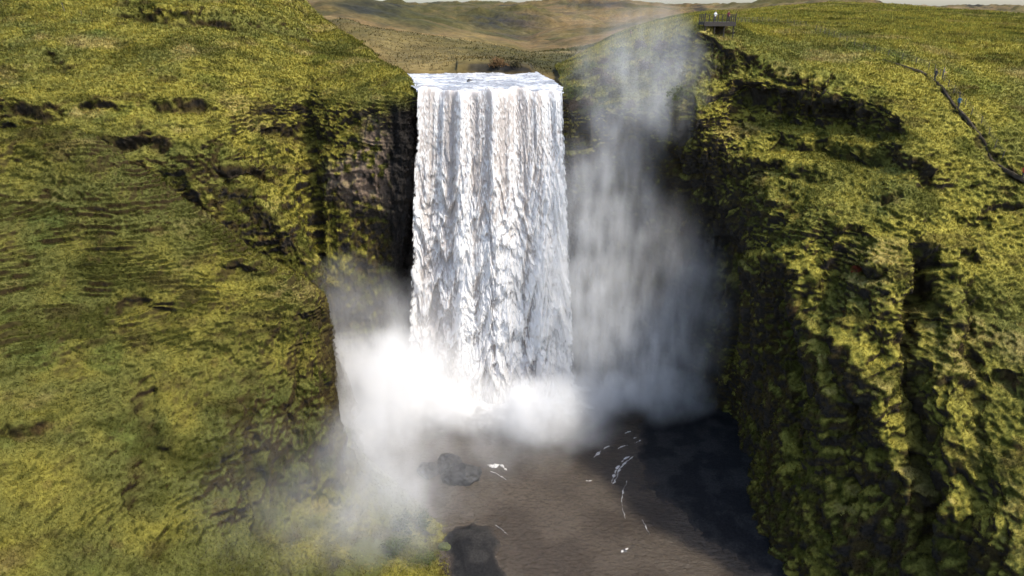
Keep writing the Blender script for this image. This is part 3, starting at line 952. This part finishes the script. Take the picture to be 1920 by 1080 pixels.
# ------------------------------------------------------------------ fences
def fence(line, pick, spacing, h, label, side=0.0, wires=3):
    P = catmull(np.array([pick(u, v) for (u, v) in line]), 200)
    L = np.concatenate([[0], np.cumsum(np.linalg.norm(np.diff(P, axis=0), axis=1))])
    n = max(2, int(L[-1] / spacing) + 1)
    root = empty('fence', P[0], label, 'fence')
    org = Vector(P[0])
    tops = []
    for q in range(n):
        f = np.interp(q / (n - 1) * L[-1], L, np.arange(len(L)))
        i = min(int(f), len(P) - 2)
        p = Vector(P[i] + (P[i + 1] - P[i]) * (f - i)) - org
        lean = Vector((random.uniform(-.08, .08), random.uniform(-.08, .08), 1)).normalized()
        bm = bmesh.new()
        add_bar(bm, p - lean * 0.3, p + lean * h, 0.055, 0.045)
        bm_obj('post', bm, M_WOOD, root)
        tops.append((p, lean))
    for wq in range(wires):
        bm = bmesh.new()
        hh = h * (0.95 - 0.28 * wq)
        for (p, l), (p2, l2) in zip(tops[:-1], tops[1:]):
            a_, b_ = p + l * hh, p2 + l2 * hh
            mid = (a_ + b_) / 2 - Vector((0, 0, 0.04))
            add_bar(bm, a_, mid, 0.012, sides=4); add_bar(bm, mid, b_, 0.012, sides=4)
        bm_obj('wire', bm, M_WIRE, root)
    return root


fence([(1528,58),(1570,72),(1620,92),(1668,106),(1712,118),(1742,130)], PR, 2.4, 1.15,
      'post and wire fence crossing the golden slope down to the top of the dark path')
fence([(1752,134),(1776,160),(1796,184),(1822,212),(1842,238),(1862,268),(1878,296)], PR, 2.0, 1.1,
      'post and wire fence following the upper edge of the steep dark path')
fence([(1384,44),(1420,42),(1465,44),(1510,50)], PR, 3.0, 1.1,
      'thin fence on the pale grass crest running away from the timber viewing platform')

post = bpy.data.objects.new('wooden_post', None)
bpy.data.objects.remove(post)
bm = bmesh.new()
add_bar(bm, (0, 0, -0.4), (-0.28, 0, 1.75), 0.09, 0.07, 8)
po = bm_obj('wooden_post', bm, M_WOOD)
po.location = PF(119, 20)
tag(po, 'lone leaning grey wooden post on the high grass slope', 'post')
bm = bmesh.new()
add_bar(bm, (0, 0, -0.4), (0.05, 0, 1.1), 0.05, 0.045, 8)
po = bm_obj('wooden_post', bm, M_WOOD)
po.location = PF(153, 27)
tag(po, 'short thin wooden post standing by the taller leaning post', 'post')

# ------------------------------------------------------------------ viewing platform
pc_ = at(1350, 41.5, 118.0)
vp = empty('viewing_platform', pc_, 'dark timber viewing platform with a railing on the brink above the gorge', 'viewing platform', rz=math.radians(6))
W2, D2 = 2.75, 2.6
bm = bmesh.new()
for i in range(19):
    add_box(bm, (0, -0.05 + D2 * (i + 0.5) / 19, 0.0), (2 * W2, D2 / 19 - 0.012, 0.06))
bm_obj('deck', bm, M_TIMBER, vp)
bm = bmesh.new()
add_box(bm, (0, -0.12, -0.34), (2 * W2 + 0.1, 0.10, 0.62), 0.01)
add_box(bm, (-W2, D2 / 2 + 0.06, -0.24), (0.10, D2, 0.40), 0.01)
add_box(bm, (W2, D2 / 2 + 0.06, -0.24), (0.10, D2, 0.40), 0.01)
bm_obj('beam', bm, M_TIMBER, vp)
posts = [(-W2 + 0.05 + i * (2 * W2 - 0.1) / 7, -0.02) for i in range(8)]
posts += [(sx * (W2 - 0.05), 0.85 * j) for sx in (-1, 1) for j in (1, 2, 3)]
for i, (x, y) in enumerate(posts):
    bm = bmesh.new()
    hh = 1.38 if i in (0, 7) else 1.2
    rr = 0.085 if i in (0, 7) else 0.06
    add_box(bm, (x, y, 0.03 + hh / 2), (2 * rr, 2 * rr, hh), 0.008)
    bm_obj('railing_post', bm, M_TIMBER, vp)
for z_ in (1.17, 0.80, 0.45):
    bm = bmesh.new()
    add_box(bm, (0, -0.095, z_), (2 * W2, 0.05, 0.07 if z_ > 1 else 0.045), 0.008)
    bm_obj('rail', bm, M_TIMBER, vp)
    for sx in (-1, 1):
        bm = bmesh.new()
        add_box(bm, (sx * (W2 + 0.03), 1.28, z_), (0.05, 2.5, 0.07 if z_ > 1 else 0.045), 0.008)
        bm_obj('rail', bm, M_TIMBER, vp)
for x in (-2.5, -0.85, 0.85, 2.5):
    bm = bmesh.new()
    add_bar(bm, (x, 0.02, -0.06), (x, 0.02, -3.2), 0.10, 0.10, 8)
    bm_obj('support_leg', bm, M_TIMBER, vp)

# ------------------------------------------------------------------ people
def skin_person(pose):
    """One continuous body grown from a skeleton of joints; z up, facing -y, 1.74 m tall."""
    V = []; E = []; R = []

    def v(p, r, par=None):
        V.append(p); R.append(r)
        if par is not None:
            E.append((par, len(V) - 1))
        return len(V) - 1
    pel = v((0, 0.0, 0.95), (0.155, 0.115))
    sp = v((0, 0.0, 1.16), (0.140, 0.105), pel)
    ch = v((0, 0.0, 1.36), (0.165, 0.115), sp)
    nb = v((0, 0.0, 1.48), (0.075, 0.065), ch)
    nk = v((0, -0.01, 1.53), (0.055, 0.055), nb)
    jaw = v((0, -0.025, 1.585), (0.066, 0.080), nk)
    br = v((0, -0.015, 1.655), (0.075, 0.090), jaw)
    v((0, -0.005, 1.715), (0.052, 0.062), br)
    nose = v((0, -0.118, 1.622), (0.012, 0.012), jaw)
    st = pose.get('stride', 0.0)
    for s in (-1, 1):
        ear = v((s * 0.088, 0.0, 1.625), (0.012, 0.022), br)
        f = st * s
        hip = v((s * 0.095, -0.02 * f, 0.88), (0.095, 0.095), pel)
        kn = v((s * 0.10, -0.26 * f - 0.02, 0.49), (0.066, 0.066), hip)
        an = v((s * 0.10, -0.34 * f + 0.03, 0.10 + 0.02 * abs(f)), (0.046, 0.046), kn)
        v((s * 0.115, -0.34 * f - 0.14, 0.05), (0.045, 0.032), an)
        sh = v((s * 0.185, 0.0, 1.42), (0.066, 0.066), ch)
        fw = pose.get('reach', 0.0)
        el = v((s * 0.245, 0.04 - 0.12 * fw + 0.12 * f, 1.15), (0.048, 0.048), sh)
        wr = v((s * (0.26 - 0.06 * fw), -0.05 - 0.30 * fw + 0.10 * f, 0.91 + 0.16 * fw), (0.033, 0.027), el)
        wx_, wy_, wz_ = V[wr]
        pa = v((wx_, wy_ - 0.02 - 0.05 * fw, wz_ - 0.075), (0.040, 0.022), wr)
        for q, (dx, ln) in enumerate(((-0.030, 0.075), (-0.010, 0.088), (0.010, 0.084), (0.030, 0.066))):
            k1 = v((wx_ + 0.2 * dx, wy_ - 0.03 + dx - 0.05 * fw, wz_ - 0.075 - ln * 0.55), (0.0095, 0.0095), pa)
            v((wx_ - s * 0.015, wy_ - 0.045 + dx - 0.05 * fw, wz_ - 0.075 - ln), (0.008, 0.008), k1)
        th = v((wx_ - s * 0.02, wy_ - 0.055 - 0.03 * fw, wz_ - 0.06), (0.011, 0.011), pa)
        v((wx_ - s * 0.03, wy_ - 0.075 - 0.03 * fw, wz_ - 0.095), (0.009, 0.009), th)
    me = bpy.data.meshes.new('person_body')
    me.from_pydata(V, E, [])
    o = bpy.data.objects.new('person_body', me)
    COL.objects.link(o)
    m = o.modifiers.new('s', 'SKIN')
    for i, r in enumerate(R):
        me.skin_vertices[0].data[i].radius = r
    me.skin_vertices[0].data[0].use_root = True
    o.modifiers.new('u', 'SUBSURF').levels = 1
    dg = bpy.context.evaluated_depsgraph_get()
    out = bpy.data.meshes.new_from_object(o.evaluated_get(dg))
    bpy.data.objects.remove(o)
    for p in out.polygons:
        p.use_smooth = True
    return out


M_SKIN = plain('skin', (0.45, 0.28, 0.20), 0.6, var=0.05)
M_BOOT = plain('boots', (0.03, 0.025, 0.02), 0.6)
M_EYE = plain('eyes', (0.02, 0.015, 0.012), 0.3)
CLOTH = {}


def cloth(rgb):
    if rgb not in CLOTH:
        CLOTH[rgb] = plain('cloth', rgb, 0.9, var=0.12, scale=8)
    return CLOTH[rgb]


BODY = {}


def person(loc, rz, pose, jacket, trousers, hair, label, group=None):
    key = tuple(sorted(pose.items()))
    if key not in BODY:
        BODY[key] = skin_person(pose)
    me = BODY[key].copy()
    me.name = 'person'
    for m in (M_SKIN, cloth(jacket), cloth(trousers), M_BOOT, M_EYE):
        me.materials.append(m)
    for p in me.polygons:
        c = p.center
        side = abs(c.x) > 0.20 or (c.y < -0.22 and c.z > 0.8)
        if c.z < 0.13:
            p.material_index = 3
        elif c.z < 0.86 and not side:
            p.material_index = 2
        elif c.z > 1.52 or (side and c.z < (1.08 if pose.get('reach') else 0.90)):
            p.material_index = 0
            if c.y < -0.075 and 1.635 < c.z < 1.655 and 0.018 < abs(c.x) < 0.048:
                p.material_index = 4
        else:
            p.material_index = 1
    o = bpy.data.objects.new('person', me)
    COL.objects.link(o)
    o.location = loc; o.rotation_euler = (0, 0, rz)
    tag(o, label, 'person', group)
    bm = bmesh.new()
    bmesh.ops.create_uvsphere(bm, u_segments=12, v_segments=8, radius=0.1, matrix=Matrix.Translation((0, 0.012, 1.665)) @ Matrix.Diagonal((0.92, 1.08, 0.92, 1)))
    bmesh.ops.delete(bm, geom=[f for f in bm.faces if f.calc_center_median().y < -0.045 and f.calc_center_median().z < 1.70], context='FACES')
    bm_obj('hair', bm, cloth(hair), o, True)
    return o


DK = (0.025, 0.025, 0.03)
dk0 = Vector(pc_) + Vector((0, 0, 0.03))
person(dk0 + Vector((-0.75, 0.55, 0)), 0.1, {'reach': 0.7}, (0.70, 0.72, 0.75), (0.05, 0.06, 0.09), (0.10, 0.06, 0.03),
       'person in a white jacket at the railing of the timber viewing platform')
person(dk0 + Vector((1.55, 0.75, 0)), -0.3, {'reach': 0.7}, (0.16, 0.02, 0.03), DK, (0.03, 0.02, 0.015),
       'person in a dark red jacket at the railing of the timber viewing platform')
person(Vector(PR(1796, 203)) + Vector((0, 0, 0.05)), 2.4, {'stride': 0.7}, (0.035, 0.10, 0.15), DK, (0.02, 0.02, 0.02),
       'person in a blue jacket climbing the dark path on the slope')
person(Vector(PR(1751, 151)) + Vector((0, 0, 0.05)), -0.7, {'stride': 0.7}, (0.03, 0.03, 0.035), DK, (0.03, 0.02, 0.01),
       'person in black at the bend near the top of the dark path')
person(Vector(PR(1766, 147)) + Vector((0, 0, 0.05)), 0.9, {'reach': 0.7}, (0.09, 0.09, 0.10), (0.04, 0.04, 0.05), (0.02, 0.015, 0.01),
       'person in a dark grey jacket beside the fence, standing next to the walker in black')
person(Vector(PR(1914, 338)) + Vector((0, 0, 0.05)), 2.2, {'stride': 0.7}, (0.42, 0.05, 0.03), DK, (0.05, 0.03, 0.02),
       'person in a bright red jacket low on the dark path')
person(Vector(PR(1182, 69)) + Vector((0, 0, -0.02)), 1.2, {'reach': 0.7}, (0.10, 0.03, 0.04), (0.05, 0.04, 0.05), (0.03, 0.02, 0.01),
       'person in a maroon jacket alone on the misty crest beside the falls')
bq = at_z(1413, 910, 0.0)
bi = np.argmin((GB[..., 0] - bq[0]) ** 2 + (GB[..., 1] - bq[1]) ** 2)
bq = GB.reshape(-1, 3)[bi]
person(Vector(bq), 0.4, {'reach': 0.7}, (0.30, 0.03, 0.06), DK, (0.45, 0.42, 0.38),
       'person in a crimson jacket with pale hair on the shaded black beach')

# ------------------------------------------------------------------ rocks
def boulder(name, loc, size, seed, mat, label, group=None, rz=0.0):
    bm = bmesh.new()
    bmesh.ops.create_icosphere(bm, subdivisions=5, radius=1.0)
    P = np.array([v.co[:] for v in bm.verts])
    d = 1 + 0.28 * fbm(P + seed, 0.9, 3, seed) + 0.10 * (1 - 2 * np.abs(fbm(P + seed, 0.35, 3, seed + 4)))
    for v_, k in zip(bm.verts, d):
        v_.co = v_.co * float(k)
        v_.co.x *= size[0]; v_.co.y *= size[1]; v_.co.z *= size[2]
    o = bm_obj(name, bm, mat, None, True)
    o.location = loc; o.rotation_euler = (0, 0, rz)
    return tag(o, label, 'rock', group)


boulder('boulder', at_z(866, 893, 0.2), (3.2, 2.3, 2.2), 21, M_ROCK, 'big dark boulder in the pool with white water at its side, half veiled by mist')
boulder('boulder', at_z(846, 880, 0.2), (2.1, 1.8, 2.5), 33, M_ROCK, 'dark boulder behind and above the big one in the misty pool')
boulder('boulder', at_z(806, 885, 0.1), (1.7, 1.5, 1.8), 47, M_ROCK, 'faint boulder deepest in the mist beside the big pair')
boulder('river_rock', at_z(880, 154, 59.8), (0.55, 0.45, 0.55), 52, M_ROCKW, 'small black rock sticking out of the white river above the falls')
boulder('river_rock', at_z(1172, 1034, -0.1), (0.35, 0.3, 0.25), 58, M_ROCKW, 'small wet rock breaking the brown water with a dab of foam')
boulder('grassy_rock', at_z(833, 1026, 0.1), (0.95, 0.7, 0.5), 63, plain('mossy_stone', (0.045, 0.052, 0.016), 0.9, var=0.5), 'small moss covered rock at the edge of the dark gravel bar')

# ------------------------------------------------------------------ shrubs
M_TWIG = plain('twig', (0.06, 0.045, 0.03), 0.9)


def shrub_meshes(seed, base, n=420, leaf=0.13):
    """Crown of many leaf faces on a dome of clumps and a set of stems; unit size."""
    r = np.random.default_rng(seed)
    cl = r.standard_normal((14, 3)) * np.array([0.42, 0.42, 0.26]) + np.array([0, 0, 0.55])
    cl[:, 2] = np.clip(cl[:, 2], 0.15, 1.0)
    k = r.integers(0, 14, n)
    C = cl[k] + r.standard_normal((n, 3)) * 0.17
    C[:, 2] = np.abs(C[:, 2])
    a = r.standard_normal((n, 3)); a /= np.linalg.norm(a, axis=1, keepdims=True)
    b = np.cross(a, r.standard_normal((n, 3))); b /= np.linalg.norm(b, axis=1, keepdims=True)
    s = (leaf * (0.6 + 0.8 * r.random(n)))[:, None]
    V = np.stack([C - a * s, C + b * s * 0.55, C + a * s, C - b * s * 0.55], 1)
    tone = (0.75 + 0.5 * r.random((14, 1)))[k] * (0.8 + 0.4 * r.random((n, 1)))
    cc = (np.asarray(base)[None] * tone)
    cc = np.repeat(cc[:, None], 4, 1)
    return V.reshape(-1, 3), np.arange(n * 4).reshape(-1, 4), cc.reshape(-1, 3), cl


def make_shrub(name, seed, base, label, group=None, n=420, leaf=0.13):
    root = empty(name, (0, 0, 0), label, 'shrub', group)
    V, Fq, cc, cl = shrub_meshes(seed, base, n, leaf)
    f = mesh_np('foliage', V, Fq, M_BLADE, cc, None, smooth=False)
    f.parent = root
    bm = bmesh.new()
    for c in cl[:9]:
        add_bar(bm, (0.2 * c[0], 0.2 * c[1], -0.15), c, 0.03, 0.012, 5)
    s = bm_obj('stem', bm, M_TWIG, root)
    return root


r_ = random.Random(5)
kinds = [
    ('green', (0.070, 0.085, 0.022), 'low green shrub in the dense thicket on the bank beside the falls', 'green shrubs on the bank beside the falls'),
    ('sage', (0.105, 0.105, 0.055), 'low grey-green shrub in the dense thicket on the bank beside the falls', 'grey-green shrubs on the bank beside the falls'),
    ('brown', (0.080, 0.052, 0.030), 'low brownish shrub in the dense thicket on the bank beside the falls', 'brownish shrubs on the bank beside the falls'),
]
spots = [(1075,180),(1085,150),(1100,200),(1112,170),(1120,140),(1130,190),(1140,160),(1105,130),(1150,130),(1150,200),(1165,170),(1072,205),
         (1175,140),(1180,200),(1092,175),(1135,118),(1160,105),(1185,110),(1200,165),(1090,215),(1210,130),(1225,190),(1240,150),(1215,205),
         (1255,120),(1270,180),(1262,205),(1118,212),(1145,180),(1240,95),(1280,140),(1200,90)]
protos = {}
for i, (u, v) in enumerate(spots):
    kn = kinds[(i * 7 + i // 3) % 3]
    if kn[0] not in protos:
        o = make_shrub('shrub', 60 + i, kn[1], kn[2], kn[3])
        protos[kn[0]] = o
    else:
        o = dup_tree(protos[kn[0]])
    o.location = Vector(PR(u, v)) - Vector((0, 0, 0.2))
    s = r_.uniform(1.0, 1.9)
    o.scale = (s * r_.uniform(0.9, 1.3), s * r_.uniform(0.9, 1.2), s * r_.uniform(0.75, 1.05))
    o.rotation_euler = (0, 0, r_.uniform(0, 6.28))

for (u, v, z_, s, base, lab) in (
        (768, 990, 0.6, 2.6, (0.030, 0.050, 0.016), 'dark green bush on the misty river bank nearest the black gravel bar'),
        (742, 1030, 1.2, 2.1, (0.055, 0.075, 0.018), 'mid green bush lower on the misty river bank'),
        (796, 1052, 0.2, 1.6, (0.075, 0.090, 0.018), 'small yellow-green bush at the very edge of the brown river')):
    o = make_shrub('bush', int(u), base, lab, None, 900, 0.085)
    o.location = Vector(at_z(u, v, z_)) - Vector((0, 0, 0.2))
    o.scale = (s * 1.1, s, s * 0.75)
o = make_shrub('bush', 5, (0.15, 0.092, 0.045), 'round orange-brown bush on the dark rock bank upstream of the falls', None, 500, 0.11)
hp = Picker(GH)
o.location = Vector(hp(938, 122)) - Vector((0, 0, 0.3)); o.scale = (2.4, 1.8, 2.0)
o = make_shrub('bush', 6, (0.10, 0.085, 0.045), 'olive bush beside the round orange-brown one upstream of the falls', None, 500, 0.11)
o.location = Vector(hp(968, 124)) - Vector((0, 0, 0.3)); o.scale = (1.9, 1.6, 1.5)
o = make_shrub('bush', 8, (0.15, 0.035, 0.018), 'small rust-red bush on a ledge of the green spur', None, 260, 0.14)
o.location = Vector(PR(1604, 505)) - Vector((0, 0, 0.1)); o.scale = (1.0, 0.7, 0.6)


# ------------------------------------------------------------------ spray and mist
def mist(name, lo, hi, blobs, nscale, stretch, thr, detail, swirl=6.0, streak=None):
    """A closed volume whose density is a sum of soft billows broken up by noise. blobs: centre, radii, density."""
    m = bpy.data.materials.new(name)
    m.use_nodes = True
    nt = m.node_tree
    nt.nodes.clear()
    out = N(nt, 'ShaderNodeOutputMaterial')
    vol = N(nt, 'ShaderNodeVolumePrincipled')
    vol.inputs['Color'].default_value = (0.997, 0.998, 1.0, 1)
    vol.inputs['Anisotropy'].default_value = 0.0
    vol.inputs['Density Attribute'].default_value = ''
    geo = N(nt, 'ShaderNodeNewGeometry')
    # a swirl that makes the billows' outlines uneven
    nw = N(nt, 'ShaderNodeTexNoise'); nw.inputs['Scale'].default_value = 0.12; nw.inputs['Detail'].default_value = 1.5
    nt.links.new(geo.outputs['Position'], nw.inputs['Vector'])
    sub = N(nt, 'ShaderNodeVectorMath', operation='SUBTRACT'); sub.inputs[1].default_value = (0.5, 0.5, 0.5)
    nt.links.new(nw.outputs['Color'], sub.inputs[0])
    mad = N(nt, 'ShaderNodeVectorMath', operation='MULTIPLY_ADD'); mad.inputs[1].default_value = (swirl, swirl, swirl)
    nt.links.new(sub.outputs[0], mad.inputs[0]); nt.links.new(geo.outputs['Position'], mad.inputs[2])
    total = None
    for c, r, a in blobs:
        s = N(nt, 'ShaderNodeVectorMath', operation='SUBTRACT'); s.inputs[1].default_value = c
        nt.links.new(mad.outputs[0], s.inputs[0])
        d = N(nt, 'ShaderNodeVectorMath', operation='DIVIDE'); d.inputs[1].default_value = r
        nt.links.new(s.outputs[0], d.inputs[0])
        q = N(nt, 'ShaderNodeVectorMath', operation='DOT_PRODUCT')
        nt.links.new(d.outputs[0], q.inputs[0]); nt.links.new(d.outputs[0], q.inputs[1])
        mr = N(nt, 'ShaderNodeMapRange', interpolation_type='SMOOTHSTEP')
        mr.inputs['From Min'].default_value = 1.0; mr.inputs['From Max'].default_value = 0.0
        mr.inputs['To Min'].default_value = 0.0; mr.inputs['To Max'].default_value = a
        nt.links.new(q.outputs['Value'], mr.inputs['Value'])
        if total is None:
            total = mr.outputs[0]
        else:
            ad = N(nt, 'ShaderNodeMath', operation='ADD')
            nt.links.new(total, ad.inputs[0]); nt.links.new(mr.outputs[0], ad.inputs[1])
            total = ad.outputs[0]
    mp = N(nt, 'ShaderNodeMapping'); mp.inputs['Scale'].default_value = stretch
    if streak:
        mp.inputs['Rotation'].default_value = streak
    nt.links.new(geo.outputs['Position'], mp.inputs['Vector'])
    nz = N(nt, 'ShaderNodeTexNoise'); nz.inputs['Scale'].default_value = nscale; nz.inputs['Detail'].default_value = detail
    nz.inputs['Roughness'].default_value = 0.6
    nt.links.new(mp.outputs[0], nz.inputs['Vector'])
    mr = N(nt, 'ShaderNodeMapRange', interpolation_type='SMOOTHSTEP')
    mr.inputs['From Min'].default_value = thr[0]; mr.inputs['From Max'].default_value = thr[1]
    mr.inputs['To Min'].default_value = thr[2]; mr.inputs['To Max'].default_value = 1.0
    nt.links.new(nz.outputs['Fac'], mr.inputs['Value'])
    mu = N(nt, 'ShaderNodeMath', operation='MULTIPLY')
    nt.links.new(total, mu.inputs[0]); nt.links.new(mr.outputs[0], mu.inputs[1])
    nt.links.new(mu.outputs[0], vol.inputs['Density'])
    nt.links.new(vol.outputs[0], out.inputs['Volume'])
    bm = bmesh.new()
    lo = Vector(lo); hi = Vector(hi)
    add_box(bm, (lo + hi) / 2, hi - lo)
    o = bm_obj(name, bm, m)
    o['kind'] = 'stuff'
    return o


def blob(u, v, t, r, a):
    return (tuple(at(u, v, t)), r, a)


mist('mist', (-44, -70, 0.15), (42, 2.5, 50), [
    blob(765, 730, 131, (16, 11, 15), 0.25),
    blob(690, 745, 126, (17, 12, 15), 0.17),
    blob(910, 760, 128, (13, 8, 7.5), 0.24),
    blob(1010, 768, 124, (9, 7, 9), 0.28),
    blob(800, 610, 134, (11, 5, 13), 0.085),
    blob(920, 470, 131, (15, 4.5, 21), 0.045),
    blob(1110, 745, 131, (14, 7, 6), 0.22),
    blob(1220, 740, 131, (14, 6, 6), 0.15),
    blob(1080, 800, 122, (10, 7, 4), 0.08),
    blob(660, 620, 130, (14, 11, 17), 0.040),
    blob(700, 860, 120, (17, 12, 15), 0.075),
    blob(695, 870, 104, (10, 9, 13), 0.070),
    blob(740, 965, 99, (10.5, 9, 9), 0.055),
    blob(620, 980, 95, (12, 9, 12), 0.020),
    blob(800, 940, 110, (14, 10, 8), 0.030),
    blob(930, 830, 119, (18, 9, 6), 0.040),
    blob(540, 960, 90, (16, 12, 16), 0.006),
], 0.20, (1, 1, 0.6), (0.28, 0.74, 0.18), 4.0, 7.0)

mist('spray', (-4, -28, 0.3), (44, 9, 88), [
    blob(1180, 330, 122, (9, 5, 26), 0.075),
    blob(1066, 400, 130, (4.5, 4, 24), 0.07),
    blob(1130, 430, 125, (11, 5, 26), 0.10),
    blob(1220, 560, 124, (14, 7, 25), 0.055),
    blob(1275, 610, 122, (12, 7, 20), 0.030),
    blob(1085, 560, 128, (11, 5, 28), 0.13),
    blob(1170, 670, 126, (16, 7, 13), 0.11),
    blob(1200, 140, 117, (13, 7, 13), 0.055),
    blob(1110, 150, 122, (8, 6, 9), 0.030),
    blob(1245, 165, 114, (9, 6, 12), 0.065),
    blob(1150, 30, 128, (14, 7, 9), 0.028),
], 0.36, (1.0, 1.0, 0.30), (0.30, 0.78, 0.08), 5.0, 10.0, (0.0, 0.16, 0.0))
